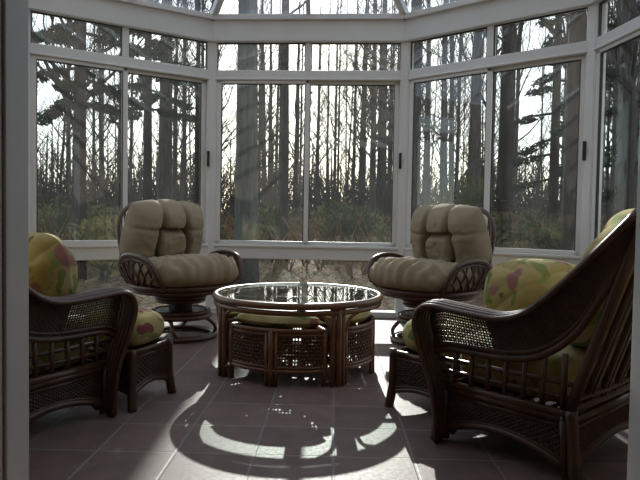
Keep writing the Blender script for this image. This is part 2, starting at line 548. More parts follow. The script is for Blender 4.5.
def box_cushion(wx, wy, h, r=.05, crown=.02, n=22, exp_=5):
    """boxed seat cushion, superellipse plan, z from 0 to h"""
    m = MB()
    prof = []
    k = 7
    for i in range(k): a = -pi / 2 + pi / 2 * i / (k - 1); prof.append((r * cos(a) - r, r + r * sin(a)))
    for i in range(k): a = pi / 2 * i / (k - 1); prof.append((r * cos(a) - r, h - r + r * sin(a)))
    N = 64
    def rad(a):
        c, s = abs(cos(a)), abs(sin(a))
        return ((c / wx) ** exp_ + (s / wy) ** exp_) ** (-1 / exp_)
    rows = [(0.0, 0)] + [(None, p) for p in prof] + [(0.0, h)]
    vs, fs = [], []
    steps = []
    for q in (0, .35, .7): steps.append(('b', q))
    for p in prof: steps.append(('p', p))
    for q in (.8, .5, .2, 0): steps.append(('t', q))
    for kind, q in steps:
        for i in range(N):
            a = TAU * i / N; R = rad(a); d = V((cos(a), sin(a), 0))
            if kind == 'b': vs.append(d * (R - r) * q)
            elif kind == 'p': vs.append(d * (R + q[0]) + V((0, 0, q[1])))
            else: vs.append(d * (R - r) * q + V((0, 0, h + crown * (1 - q * q))))
    for j in range(len(steps) - 1):
        for i in range(N):
            l = (i + 1) % N
            fs.append((j * N + i, j * N + l, (j + 1) * N + l, (j + 1) * N + i))
    m.add(vs, fs, True)
    return m

def tufted(wx, wy, t, seed=0, au=.36, bv=(.34, -.36), back=.45, n=81, pleat=0.0, rnd=.30, ed=4, out=.40):
    """overstuffed 3 x 3 tufted cushion, local xy plane, front towards +z"""
    m = MB()
    def cr(d, w): return exp(-(d / w) ** 2)
    def shape(u, v):
        # rounded square outline, scalloped where the tuft seams reach the edge
        k = rnd
        x = u * sqrt(max(0, 1 - k * v * v)); y = v * sqrt(max(0, 1 - k * u * u))
        e = max(abs(u), abs(v)) ** 6
        dip = 0
        for a in (-au, au): dip += cr(u - a, .09) * abs(v) ** 6
        for b in bv: dip += .5 * cr(v - b, .09) * abs(u) ** 6
        s = (1 - (.035 + 1.0 * pleat) * dip) * 1.06 + pleat * .9 * sin(u * 22) * max(0, v) ** 5
        return x * wx * s, y * wy * s
    def F(sgn):
        def f(a, b):
            u, v = 2 * a - 1, 2 * b - 1
            x, y = shape(u, v)
            h = (max(0, 1 - abs(u) ** ed) * max(0, 1 - abs(v) ** ed)) ** .40
            seam = 0
            top, bot = bv
            inner = 1 / (1 + exp((abs(u) - au) / .03))           # 1 between the two button columns
            above = 1 / (1 + exp(-(v - top) / .03))
            below = 1 / (1 + exp((v - bot) / .03))
            for q in (-au, au):
                bow = q * (1 + .26 * (1 - ((v - (top + bot) / 2) / ((top - bot) / 2)) ** 2) * (1 - above) * (1 - below))
                seam = max(seam, cr(u - bow, .050) * (1 - .45 * above - .35 * below))
            seam = max(seam, cr(v - top - .05 * (1 - inner) * abs(u), .050) * (out + (.95 - out) * inner), cr(v - bot, .050) * (.35 + .50 * inner))
            btn = 0
            for q in (-au, au):
                for w_ in bv: btn = max(btn, exp(-(((u - q) ** 2 + (v - w_) ** 2) / .012)))
            z = t * h * (1 - .55 * seam - .28 * btn)
            z += (.010 * noise.noise(V((x * 14 + seed, y * 14, 1.7))) + .006 * noise.noise(V((x * 34 + seed, y * 34, 4.7)))) * h
            if pleat: z += pleat * (sin(u * 22) * max(0, v) ** 2 * 1.3 + sin(v * 20) * abs(u) ** 3) * min(1, h * 1.4)
            if sgn < 0: z = -back * t * h
            return V((x, y, z))
        return f
    m.grid(F(1), n, n)
    g = F(-1); m.grid(lambda a, b: g(1 - a, b), n, n); m.weld = True
    return m

# ------------------------------------------------------------- coffee table
TX, TY = -.13, 3.565
table = empty('coffee_table', (TX, TY, 0), 0, 'round rattan coffee table with a clear glass top', 'coffee table')
m = MB()
m.tube(circle(.502, .444, 72), .020, 10, closed=True)
m.tube(circle(.497, .407, 72), .0165, 8, closed=True)
m.build('top_rim', M['trattan'], table)
m = MB(); n = 72
vs = [V((.49 * cos(TAU * i / n), .49 * sin(TAU * i / n), z)) for z in (.450, .460) for i in range(n)]
m.add(vs, [tuple(range(n - 1, -1, -1)), tuple(range(n, 2 * n))] + [(i, (i + 1) % n, n + (i + 1) % n, n + i) for i in range(n)], False)
g_ = m.build('glass_top', M['tglass'], table); g_.rotation_euler = (radians(.8), 0, 0)
m = MB()
for a in (0, pi / 2): m.tube([(-.48 * cos(a), -.48 * sin(a), .418), (.48 * cos(a), .48 * sin(a), .418)], .014, 8)
m.build('cross_brace', M['trattan'], table)
leg_ang = [radians(-150), radians(-61), radians(30), radians(119)]
for a in leg_ang:
    m = MB()
    d = V((cos(a), sin(a), 0)); s = V((-sin(a), cos(a), 0))
    for k in (-1, 0, 1):
        c = d * (.485 if k else .497) + s * .030 * k
        m.tube([c + V((0, 0, z)) for z in (0, .15, .30, .438)], .0165, 8)
    m.tube([d * .478 + s * q + V((0, 0, .06)) for q in (-.05, .05)], .012, 8)
    for k in (-1, 1):   # curved braces
        m.tube(smooth_path([d * .490 + s * .045 * k + V((0, 0, .30)), d * .491 + s * .075 * k + V((0, 0, .37)), d * .478 + s * .14 * k + V((0, 0, .402))]), .010, 6)
    m.build('leg', M['trattan'], table)

def wedge_stool(a0, a1, label):
    """quarter-round stool tucked under the table between two of its legs"""
    am = (a0 + a1) / 2; R = .462
    gap = .14
    b0, b1 = a0 - am + gap, a1 - am - gap
    root = empty('wedge_stool', (TX, TY, 0), am, label, 'stool', 'stools nested under the coffee table')
    RI = .13
    def P(u, v): 
        a = b0 + (b1 - b0) * u
        return V((R * cos(a), R * sin(a), .085 + .215 * v))
    m = MB(); m.weave(P, 34, 11, .0048, .004)
    m.build('woven_panel', M['twicker'], root)
    for s, b in ((-1, b0), (1, b1)):
        o, i_ = V((R * cos(b), R * sin(b), 0)), V((RI * cos(b), RI * sin(b), 0))
        m = MB(); m.weave(lambda u, v: o.lerp(i_, u) + V((0, 0, .085 + .215 * v)), 18, 11, .0048, .004)
        m.build('woven_panel', M['twicker'], root)
    m = MB()
    for z, rr in ((.305, .012), (.085, .011), (.105, .007), (.282, .007)):
        outline = arc(R + .004, z, b0, b1, 18) + [V((RI * cos(b1), RI * sin(b1), z)), V((RI * cos(b0), RI * sin(b0), z))]
        m.tube(outline, rr, 8, closed=True)
    m.build('frame', M['trattan'], root)
    for b, q in ((b0, R), (0, R + .008), (b1, R), (0, RI)):
        m = MB(); m.tube([(q * cos(b), q * sin(b), z) for z in (0, .1, .2, .31)], [.017, .015, .015, .015], 8)
        if q > .3 and b == 0: 
            for k in (-.06, .06): m.tube([((q - .003) * cos(k), (q - .003) * sin(k), z) for z in (0, .1, .305)], .010, 6)
        m.build('leg', M['trattan'], root)
    # wedge cushion
    m = MB()
    def Q(sg):
        def f(u, v):
            a = (b0 + .01) + (b1 - b0 - .02) * u; q = RI + (R - .01 - RI) * v
            e = max(0, (1 - abs(2 * u - 1) ** 8) * (1 - abs(2 * v - 1) ** 8)) ** .45
            return V((q * cos(a), q * sin(a), .345 + sg * .030 * e + (.004 * e if sg > 0 else 0)))
        return f
    m.grid(Q(1), 26, 18); g = Q(-1); m.grid(lambda u, v: g(1 - u, v), 26, 18)
    m.build('cushion', M['floral'], root)
    return root
wl = ['wedge wicker stool with floral pad under the coffee table, facing the doorway',
      'wedge wicker stool with floral pad under the coffee table on the right armchair side',
      'wedge wicker stool tucked under the far side of the coffee table towards the middle window',
      'wedge wicker stool tucked under the coffee table on the left swivel chair side']
for i in range(4):
    a0 = leg_ang[i]; a1 = leg_ang[(i + 1) % 4]
    if a1 < a0: a1 += TAU
    wedge_stool(a0, a1, wl[i])

# ---------------------------------------------------------- swivel rockers
def swivel(name_label, loc, rz, seed):
    root = empty('swivel_chair', loc, rz, name_label, 'chair')
    m = MB(); m.tube(circle(.265, .020, 56), .019, 10, closed=True); m.tube(circle(.235, .026, 56), .012, 8, closed=True)
    m.build('base_ring', M['rattan'], root)
    for k in range(4):
        a = TAU * (k + .5) / 4
        m = MB()
        d = V((cos(a), sin(a), 0)); s = V((-sin(a), cos(a), 0))
        m.tube(smooth_path([d * .255 + s * .04 + V((0, 0, .03)), d * .262 + V((0, 0, .085)), d * .205 - s * .03 + V((0, 0, .145)), d * .13 - s * .10 + V((0, 0, .165))]), .014, 8)
        m.build('base_leg', M['rattan'], root)
    m = MB(); m.tube(circle(.222, .168, 48), .019, 10, closed=True); m.tube(circle(.215, .198, 48), .015, 8, closed=True)
    m.build('pedestal_ring', M['rattan'], root)
    m = MB()
    for r0, z0, z1 in ((.185, .176, .206), (.09, .206, .27), (.15, .265, .285)):
        n = 32
        vs = [V((r0 * cos(TAU * i / n), r0 * sin(TAU * i / n), z)) for z in (z0, z1) for i in range(n)]
        m.add(vs, [tuple(range(n - 1, -1, -1)), tuple(range(n, 2 * n))] + [(i, (i + 1) % n, n + (i + 1) % n, n + i) for i in range(n)], False)
    m.build('swivel_mechanism', M['black'], root, bevel=.004)
    m = MB()
    for r0, z in ((.175, .283), (.185, .312), (.20, .338)): m.tube(circle(r0, z, 48), .015, 8, closed=True)
    m.tube(circle(.37, .400, 56, 0, .02, .345), .021, 10, closed=True)
    m.tube(circle(.355, .366, 56, 0, .02, .33), .015, 8, closed=True)
    for k in range(12):
        a = TAU * k / 12
        m.tube(smooth_path([(.19 * cos(a), .19 * sin(a), .338), (.29 * cos(a), .02 + .28 * sin(a), .352), (.36 * cos(a), .02 + .335 * sin(a), .39)]), .009, 6)
    m.build('seat_frame', M['rattan'], root)
    # arms
    for s in (-1, 1):
        pts = smooth_path([(s * .29, .24, .40), (s * .36, .265, .49), (s * .395, .20, .60), (s * .41, .03, .635), (s * .40, -.14, .61), (s * .35, -.26, .52), (s * .28, -.28, .41)], 8)
        m = MB(); m.tube(pts, .019, 10)
        inner = [p + V((s * -.004, 0, -.032)) for p in pts[6:-6]]
        m.tube(inner, .011, 8)
        arm = m.build('arm', M['rattan'], root)
        m = MB()
        low = [V((.37 * cos(a), .02 + .345 * sin(a), .41)) for a in [(.85 - 1.75 * i / 20) if s > 0 else (pi - .85 + 1.75 * i / 20) for i in range(21)]]
        for k in range(9):
            for dk in (-.16, .16):
                u0 = (k + .5) / 9; u1 = min(1, max(0, u0 + dk))
                a, b = resample(low, u0), resample(pts, .1 + .8 * u1)
                mid = (a + b) / 2 + V((s * .018, 0, 0))
                m.tube(smooth_path([a, mid, b], 4), .0085, 6)
        m.build('arm_lattice', M['rattan'], arm)
    # back hoop
    m = MB()
    hoop = smooth_path([(-.27, -.25, .40), (-.315, -.31, .62), (-.30, -.385, .86), (-.19, -.425, .99), (0, -.435, 1.02), (.19, -.425, .99), (.30, -.385, .86), (.315, -.31, .62), (.27, -.25, .40)], 8)
    m.tube(hoop, .017, 8)
    for k in range(-3, 4):
        x = k * .08
        m.tube(smooth_path([(x, -.30, .40), (x * 1.02, -.335, .62), (x, -.40, .86), (x * .95, -.43, 1.0 - abs(k) * .012)]), .009, 6)
    m.tube(smooth_path([(-.315, -.31, .62), (0, -.345, .63), (.315, -.31, .62)]), .011, 6)
    m.build('back_frame', M['rattan'], root)
    c = tufted(.365, .36, .150, seed, au=.32, bv=(.10, -.5), back=.70, pleat=.019, rnd=.45, ed=3.0).build('seat_cushion', M['beige'], root)
    c.location = (0, .06, .478); c.rotation_euler = (radians(5), 0, 0)
    c = tufted(.32, .315, .21, seed + 5, au=.31, bv=(.40, -.42), back=.32, ed=3.2, rnd=.22, out=.13).build('back_cushion', M['beige'], root)
    # local z of the cushion is its front: tip it up so that front faces +y
    c.location = (0, -.285, .728)
    c.rotation_euler = (radians(90 + 17), 0, pi)
    c.rotation_mode = 'XYZ'
    return root
swivel('beige tufted rattan swivel chair left of the coffee table, by the left bay window', (-1.055, 4.40, 0), radians(180 + 47), 1)
swivel('beige tufted rattan swivel chair right of the coffee table, behind the right footstool', (.825, 4.36, 0), radians(180 - 49), 9)

# ----------------------------------------------------------- wicker armchairs
AW, AD = .36, .29
def armchair(loc, rz, label):
    root = empty('wicker_armchair', loc, rz, label, 'armchair')
    def pt(s, z, x): return V((x, AD - s, z))
    BX = .335            # half width of the skirt
    # legs
    for sx in (-1, 1):
        for s, ds in ((.0, .0), (.55, .035)):
            m = MB()
            m.tube(smooth_path([pt(s + ds, 0, sx * (BX + .02)), pt(s + ds * .5, .12, sx * (BX + .008)), pt(s, .258, sx * BX)]), [.024] * 6 + [.022] * 7, 10)
            m.tube([pt(s + ds + (.034 if s == 0 else -.036), .02, sx * (BX + .02)), pt(s + (.03 if s == 0 else -.03), .255, sx * BX)], .014, 8)
            m.build('leg', M['rattan'], root)
    # skirts
    def arch(u, peak): return .045 + peak * (sin(pi * u) ** .75)
    sk = []
    for sx in (-1, 1):
        sk.append((lambda u, v, sx=sx: V((sx * BX, AD - (.02 + .52 * u), arch(u, .065) * (1 - v) + .222 * v)), 44, 15, sx))
    sk.append((lambda u, v: V((-BX + 2 * BX * u, AD - .56, arch(u, .065) * (1 - v) + .222 * v)), 50, 15, 0))
    sk.append((lambda u, v: V((-BX + 2 * BX * u, AD - .06, arch(u, .065) * (1 - v) + .222 * v)), 50, 15, 0))
    for P, nu, nv, sx in sk:
        m = MB(); m.weave(P, nu, nv, .0056, .004)
        k = m.build('skirt', M['wicker'], root)
        m = MB()
        m.tube([P(i / 20, 0) for i in range(21)], .015, 8); m.tube([P(i / 20, .12) for i in range(21)], .009, 6)
        m.tube([P(0, 1), P(1, 1)], .017, 8); m.tube([P(0, .86), P(1, .86)], .010, 6)
        m.build('skirt_rail', M['rattan'], k)
    # seat deck
    m = MB()
    for s in (.06, .54): m.tube([pt(s, .241, -BX), pt(s, .241, BX)], .017, 8)
    for sx in (-1, 1): m.tube([pt(.0, .241, sx * BX), pt(.56, .241, sx * BX)], .018, 8)
    for k in range(9): m.tube([pt(.06 + .055 * k, .229, -BX), pt(.06 + .055 * k, .229, BX)], .008, 6)
    m.build('seat_deck', M['rattan'], root)
    # arms: a broad cap of parallel canes that folds down into the front post and sweeps up into the back
    prof = [(.03, .02), (.028, .14), (.015, .25), (-.018, .35), (-.050, .43), (-.068, .50), (-.045, .560), (.01, .580), (.10, .575), (.20, .568), (.30, .566), (.39, .592), (.47, .655), (.57, .752), (.67, .86), (.755, .955)]
    path = smooth_path([V((0, s, z)) for s, z in prof], 5)
    low = [(-.02, .36), (.03, .385), (.12, .392), (.24, .394), (.36, .408), (.46, .445), (.56, .53), (.64, .66), (.71, .80), (.755, .90)]
    lpath = smooth_path([V((0, s, z)) for s, z in low], 6)
    for sx in (-1, 1):
        m = MB()
        nk = 7
        for k in range(nk):
            q = (k - (nk - 1) / 2) / ((nk - 1) / 2)
            pts = []
            for i, p in enumerate(path):
                f = i / (len(path) - 1)
                wid = .062 * (1 - .55 * max(0, (f - .5) / .5)) * min(1, .55 + 2.2 * f)
                lean = .0 + .035 * sin(pi * min(1, f * 1.3)) 
                x = sx * (AW + lean * .3 + q * wid)
                drop = .012 * q * q
                pts.append(V((x, AD - p.y, p.z - drop)))
            m.tube(pts, .0125, 6)
        arm = m.build('arm', M['rattan'], root)
        # open cane panel under the arm
        def P(u, v, sx=sx):
            a = resample(lpath, u)
            b = resample(path, .40 + .59 * u)
            q = a.lerp(b, v)
            return V((sx * (BX + .012 + .02 * v), AD - q.y, q.z))
        m = MB(); m.weave(lambda u, v: P(u * .36, v), 28, 17, .0034, .0024)
        m.weave(lambda u, v: P(.36 + .64 * u, v), 62, 22, .0052, .003)
        m.build('cane_panel', M['wicker'], arm)
        m = MB()
        m.tube([V((sx * (BX + .012), AD - p.y, p.z)) for p in lpath], .014, 8)
        m.tube([V((sx * (BX + .014), AD - p.y + .003, p.z + .024)) for p in lpath], .009, 8)
        m.build('arm_rail', M['rattan'], arm)
        # lattice
        m = MB()
        for k in range(7):
            s = .07 + .075 * k
            zt = .39 + max(0, s - .33) * .35
            m.tube([pt(s, .241, sx * BX), pt(s + .01, zt, sx * (BX + .01))], .0105, 6)
        for z in (.292, .340):
            m.tube([pt(-.01, z, sx * BX), pt(.56, z + .01, sx * BX)], .0095, 6)
        m.build('side_lattice', M['rattan'], arm)
    # back
    ztop = .955
    def B(x, v):  # back surface: v 0 bottom .. 1 top
        s = .545 + .235 * v + .02 * (1 - (x / .36) ** 2); z = .265 + (ztop - .265 + .035 * (1 - (x / .36) ** 2)) * v
        return pt(s, z, x)
    m = MB()
    m.tube(smooth_path([B(x, 1) for x in (-.36, -.2, 0, .2, .36)]), .020, 8)
    m.tube(smooth_path([B(x, .96) for x in (-.36, -.2, 0, .2, .36)]), .014, 8)
    m.tube(smooth_path([B(x, 0) for x in (-.335, -.2, 0, .2, .335)]), .018, 8)
    m.tube(smooth_path([B(x, .05) for x in (-.335, -.2, 0, .2, .335)]), .012, 8)
    for sx in (-1, 1): m.tube([B(sx * (.335 + .025 * v / 6), v / 6) for v in range(7)], .019, 8)
    m.build('back_frame', M['rattan'], root)
    for k in range(5):
        x = -.235 + .1175 * k
        m = MB()
        for dx in (-.016, .016): m.tube([B(x + dx, v / 6) for v in range(7)], .011, 6)
        m.build('back_slat', M['rattan'], root)
    # cushions
    c = box_cushion(.308, .28, .18, .042, .025).build('seat_cushion', M['floral'], root); c.location = (0, AD - .295, .254)
    c = pillow_mesh(.31, .29, .085, .35, 30, 4.0, .012, 3).build('back_cushion', M['floral'], root)
    c.location = (0, AD - .570, .705); c.rotation_euler = (radians(90 - 22) + pi, 0, 0)
    c.rotation_euler = (radians(112), 0, 0)
    return root
def face_rot(f): return atan2(-f[0], f[1])
fr = V((-.672, .740)); fl_ = V((.48, .877))
armchair((.957, 2.416, 0), face_rot(fr), 'dark wicker armchair with floral cushions beside the right door jamb, its curved back to us')
armchair((-1.392, 2.544, 0), face_rot(fl_), 'dark wicker armchair with floral cushions beside the left door jamb, half hidden by it')

def ottoman(loc, f, wx, wy, label):
    root = empty('footstool', loc, face_rot(f), label, 'footstool')
    hx, hy = wx / 2, wy / 2
    for sx in (-1, 1):
        for sy in (-1, 1):
            m = MB()
            m.tube(smooth_path([(sx * (hx + .012), sy * (hy + .012), 0), (sx * (hx + .002), sy * (hy + .002), .1), (sx * hx, sy * hy, .285)]), [.023] * 6 + [.020] * 7, 10)
            m.build('leg', M['rattan'], root)
    sides = [(V((-hx, -hy, 0)), V((hx, -hy, 0))), (V((hx, -hy, 0)), V((hx, hy, 0))), (V((hx, hy, 0)), V((-hx, hy, 0))), (V((-hx, hy, 0)), V((-hx, -hy, 0)))]
    for a, b in sides:
        def P(u, v, a=a, b=b):
            z0 = .075 + .035 * sin(pi * u)
            return a.lerp(b, u) + V((0, 0, z0 * (1 - v) + .268 * v))
        nn = int((b - a).length / .0125)
        m = MB(); m.weave(P, nn, 15, .0054, .004)
        k = m.build('skirt', M['wicker'], root)
        m = MB(); m.tube([P(i / 14, 0) for i in range(15)], .013, 8); m.tube([P(i / 14, .1) for i in range(15)], .008, 6)
        m.tube([P(0, 1), P(1, 1)], .015, 8); m.tube([P(0, .87), P(1, .87)], .009, 6)
        m.build('skirt_rail', M['rattan'], k)
    c = box_cushion(hx + .022, hy + .012, .15, .07, .03, exp_=3.0).build('cushion', M['floral'], root); c.location = (0, 0, .283)
    return root
# right one: its near left corner stands at (.369, 2.815)
r_ = V((fr.y, -fr.x))
o = V((.369, 2.815)) + r_ * .23 - fr * .18
ottoman((o.x, o.y, 0), fr, .46, .36, 'wicker footstool with floral pad in front of the right armchair')
f2 = V((.33, .944)); r2 = V((f2.y, -f2.x))
o = V((-.893, 2.640)) - r2 * .165 + f2 * .205
ottoman((o.x, o.y, 0), f2, .34, .30, 'wicker footstool with floral pad in front of the left armchair')

def throw(loc, f, tilt, wx, wy, t, label, seed, roll=0):
    o = pillow_mesh(wx, wy, t, .33, 44, 2.0, .022, seed).build('throw_pillow', M['floral'])
    tag(o, label, 'pillow')
    a = face_rot(f)
    o.rotation_mode = 'QUATERNION'
    q = Matrix.Rotation(a, 3, 'Z') @ Matrix.Rotation(radians(90 + tilt), 3, 'X') @ Matrix.Rotation(roll, 3, 'Z')
    o.rotation_quaternion = q.to_quaternion()
    o.location = loc
    return o
p = V((.957, 2.416)) + fr * .12 + r_ * .14
throw((p.x, p.y, .60), (-.50, -.866), 22, .235, .15, .14, 'plump floral throw pillow on the seat of the right armchair', 2)
rl = V((fl_.y, -fl_.x))
p = V((-1.392, 2.544)) + fl_ * .125 + rl * .085
throw((p.x, p.y, .652), fl_, 10, .195, .182, .11, 'yellow floral throw pillow standing on the seat of the left armchair', 14)

# ---------------------------------------------------------------- outdoors
GZ = -.12
def gz(x, y):
    d = sqrt(x * x + y * y)
    return GZ + max(0, d - 14) * .018 + .10 * noise.noise(V((x * .25, y * .25, 0))) * min(1, max(0, d - 8) / 4)
g = MB()
def GP(u, v):
    a = u * TAU; q = 1.0 + 118 * v ** 2.2
    x, y = q * cos(a), 3.2 + q * sin(a)
    z = gz(x, y)
    return V((x, y, z))
g.grid(GP, 96, 60, cu=True)
tag(g.build('ground', M['litter']), 'leaf covered woodland ground outside', kind='structure')

def branch(mb, p, d, L, r, depth, rng, n=5, up=.15):
    pts = [p]; rad = [r]; seg = 5
    q = V(p); dd = V(d).normalized()
    for i in range(seg):
        dd = (dd + V((rng.uniform(-.22, .22), rng.uniform(-.22, .22), rng.uniform(-.12, .2) + up * .4))).normalized()
        q = q + dd * L / seg; pts.append(q); rad.append(max(.004, r * (1 - .8 * (i + 1) / seg)))
    mb.tube(pts, rad, n, caps=False)
    if depth > 0:
        for k in range(4 if depth > 1 else 5):
            i = rng.randint(1, seg - 1); t = pts[i]
            s = V((rng.uniform(-1, 1), rng.uniform(-1, 1), rng.uniform(-.1, .9))).normalized()
            branch(mb, t, (dd * .8 + s).normalized(), L * rng.uniform(.4, .65), rad[i] * .6, depth - 1, rng, 3 if depth < 2 else 4, up)

def tree_meshes(h, r, seed, nb=16, start=.35, lean=.02, blen=.16, depth=2, fork=False):
    rng = random.Random(seed)
    t = MB(); pts = []; rad = []
    x = y = 0; lx, ly = rng.uniform(-lean, lean), rng.uniform(-lean, lean)
    for i in range(13):
        f = i / 12
        pts.append(V((x, y, f * h - .15))); rad.append(r * (1.25 - .25 * min(1, f * 12)) * (1 - .78 * f ** 1.15))
        x += (lx + rng.uniform(-.012, .012)) * h / 12; y += (ly + rng.uniform(-.012, .012)) * h / 12
    t.tube(pts, rad, 9)
    c = MB()
    for k in range(nb):
        f = start + (1 - start) * (k + rng.random()) / nb * .98
        p = resample(pts, f); a = rng.random() * TAU
        d = V((cos(a), sin(a), rng.uniform(.5, 1.5)))
        branch(c, p, d, h * blen * (1.25 - f) * rng.uniform(.7, 1.3), max(.012, r * .38 * (1.15 - f)), depth, rng)
    return t.mesh('trunk'), c.mesh('crown')

def make_tree(meshes, mat, loc, sc, rz, label, group=None):
    root = empty('tree', loc, rz, label, 'tree', group)
    root.scale = (sc[0], sc[0], sc[1])
    for nm, me in zip(('trunk', 'crown'), meshes):
        if not me.materials: me.materials.append(mat)
        o = bpy.data.objects.new(nm, me); C.objects.link(o); o.parent = root
        if me.materials[0] != mat:
            o.material_slots[0].link = 'OBJECT'; o.material_slots[0].material = mat
    return root

def px(xp, D): return (xp - 320) / 580 * D
PROT = [tree_meshes(18, .13, 10 + i, 26, .22, .02) for i in range(4)] + [tree_meshes(18, .18, 30 + i, 28, .26, .015) for i in range(2)] + [tree_meshes(15, .07, 50 + i, 24, .15, .035, .18) for i in range(5)]

# marked trees
def one(D, xp, h, r, seed, mat, label, **k):
    x = px(xp, D)
    return make_tree(tree_meshes(h, r, seed, **k), M[mat], (x, D, gz(x, D)), (1, 1), 0, label)
one(8.6, 245, 12, .185, 101, 'barkpale', 'thick grey tree trunk close outside the left half of the middle window', lean=.004, start=.5)
one(14, 283, 13, .145, 102, 'barkdark', 'straight dark tree trunk outside the middle window, just left of its mullion', lean=.004, start=.45)
one(9.2, 78, 10, .115, 103, 'barkdark', 'big spreading dark tree outside the left bay window beside the door jamb', nb=26, start=.22, blen=.33, lean=.01)
one(15, 163, 14, .20, 104, 'bark', 'grey trunk outside the left bay window above the swivel chair', lean=.01)
one(8.8, 411, 11, .11, 105, 'barkdark', 'dark trunk outside the right bay window hard against its left post', lean=.005, start=.4)
one(9.0, 503, 11, .135, 106, 'barkdark', 'thick dark trunk outside the right bay window just right of its mullion', lean=.02, start=.3, nb=20, blen=.25)
one(7.6, 571, 11, .135, 107, 'barkdark', 'dark trunk beside the right end post of the right bay window', lean=.006, start=.25, nb=22)
one(6.8, 628, 9, .11, 108, 'barkdark', 'branchy dark tree outside the right side window', nb=26, start=.2, blen=.3)
one(11.5, 452, 12, .06, 109, 'bark', 'slender curving sapling outside the right bay window above the swivel chair', nb=20, start=.12, lean=.05)

rng = random.Random(4)
placed = []
def lane(x, D): return -.70 < x + .0175 * D < 1.3
cnt = 0
names = {0: ('slender bare tree in the woods outside the left windows', 'woodland trees seen through the left windows'),
         1: ('slender bare tree in the woods outside the middle window', 'woodland trees seen through the middle window'),
         2: ('slender bare tree in the woods outside the right windows', 'woodland trees seen through the right windows')}
def scatter(D, xp):
    x = px(xp, D)
    hmax = None
    if D < 40 and -2.0 < x + .0175 * D < 2.6: return False
    if lane(x, D):
        hmax = .42 * (D - 6)
    for a, b in placed:
        if (a - x) ** 2 + (b - D) ** 2 < .35: return False
    placed.append((x, D))
    me = rng.choice(PROT); h0 = me[0].vertices and max(v.co.z for v in me[0].vertices[-12:])
    s = max(rng.uniform(.75, 1.25), .44 * D / h0 * rng.uniform(.85, 1.15))
    if hmax: s = min(s * 1.1, hmax / h0)
    sw = rng.uniform(.75, 1.25) * (1 + max(0, D - 30) * .008)
    if hmax: sw = rng.uniform(1.0, 1.35)
    z = 0 if xp < 215 else (1 if xp < 402 else 2)
    t = make_tree(me, M[rng.choice(['bark', 'bark', 'barkdark'])], (x, D, gz(x, D)), (sw, s), rng.random() * TAU, *names[z])
    return True
for xp in (326, 337, 352, 359, 372, 378, 389, 316, 299, 345):
    scatter(rng.uniform(44, 60), xp)
n = 0
while n < 122:
    D = 17 + 47 * rng.random() ** 1.0
    xp = rng.uniform(5, 700) if rng.random() < .8 else rng.uniform(-250, 900)
    if 225 < xp < 295 and D < 16: continue
    n += scatter(D, xp)

# distant woods, past counting
def hill_trunks():
    rg = random.Random(8); m = MB()
    for i in range(300):
        D = rg.uniform(70, 108); x = rg.uniform(-.85, .95) * D
        h = rg.uniform(7, 13.5)
        if lane(x, D): h = min(h, .40 * (D - 6))
        r = rg.uniform(.07, .16); z = gz(x, D)
        lx = rg.uniform(-.5, .5)
        m.tube([(x, D, z - .3), (x + lx * .4, D, z + h * .5), (x + lx, D, z + h)], [r, r * .8, r * .25], 5, caps=False)
        for k in range(9):
            b = V((x + lx * .7, D, z + h * rg.uniform(.35, .98))); L = rg.uniform(1, 3.2)
            a = rg.random() * TAU; e = b + V((cos(a) * .6, sin(a) * .6, rg.uniform(.4, 1.1))).normalized() * L
            m.tube([b, (b + e) / 2 + V((0, 0, -.1)), e], [.06, .04, .015], 3, caps=False)
    return m
tag(hill_trunks().build('distant_woods', M['bark']), 'dense far bare woodland closing the view', 'woods', kind='stuff')
def brush(seed, n, d0, d1, hm, mat, lab):
    rg = random.Random(seed); m = MB()
    for i in range(n):
        D = rg.uniform(d0, d1); x = rg.uniform(-.8, .9) * D; z = gz(x, D)
        if D < 9 and lane(x, D): continue
        h = hm * rg.uniform(.3, 1)
        for k in range(3):
            a = rg.random() * TAU; e = V((x + cos(a) * h * .5, D + sin(a) * h * .5, z + h))
            b = V((x, D, z - .05))
            mid = (b + e) / 2 + V((rg.uniform(-.1, .1) * h, 0, .1 * h))
            m.tube([b, mid, e], [.012 + D * .0006, .009 + D * .0004, .003 + D * .0003], 3, caps=False)
    tag(m.build('undergrowth', M[mat]), lab, 'undergrowth', kind='stuff')
brush(21, 900, 10, 30, 1.2, 'dry', 'low brown brush between the nearer trees')
brush(22, 2400, 30, 66, 5.2, 'bark', 'tangled grey brush deep in the woods')

def leafy(mb, c, rx, rz, n, size, rg, hollow=.2):
    for i in range(n):
        while True:
            p = V((rg.uniform(-1, 1), rg.uniform(-1, 1), rg.uniform(-1, 1)))
            if hollow < p.length < 1: break
        q = V((c[0] + p.x * rx, c[1] + p.y * rx, c[2] + p.z * rz))
        a = V((rg.uniform(-1, 1), rg.uniform(-1, 1), rg.uniform(-1, 1))).normalized(); b = a.orthogonal().normalized()
        s = size * rg.uniform(.6, 1.3)
        mb.add([q - a * s, q + b * s * .45, q + a * s, q - b * s * .45], [(0, 1, 2, 3)], False)

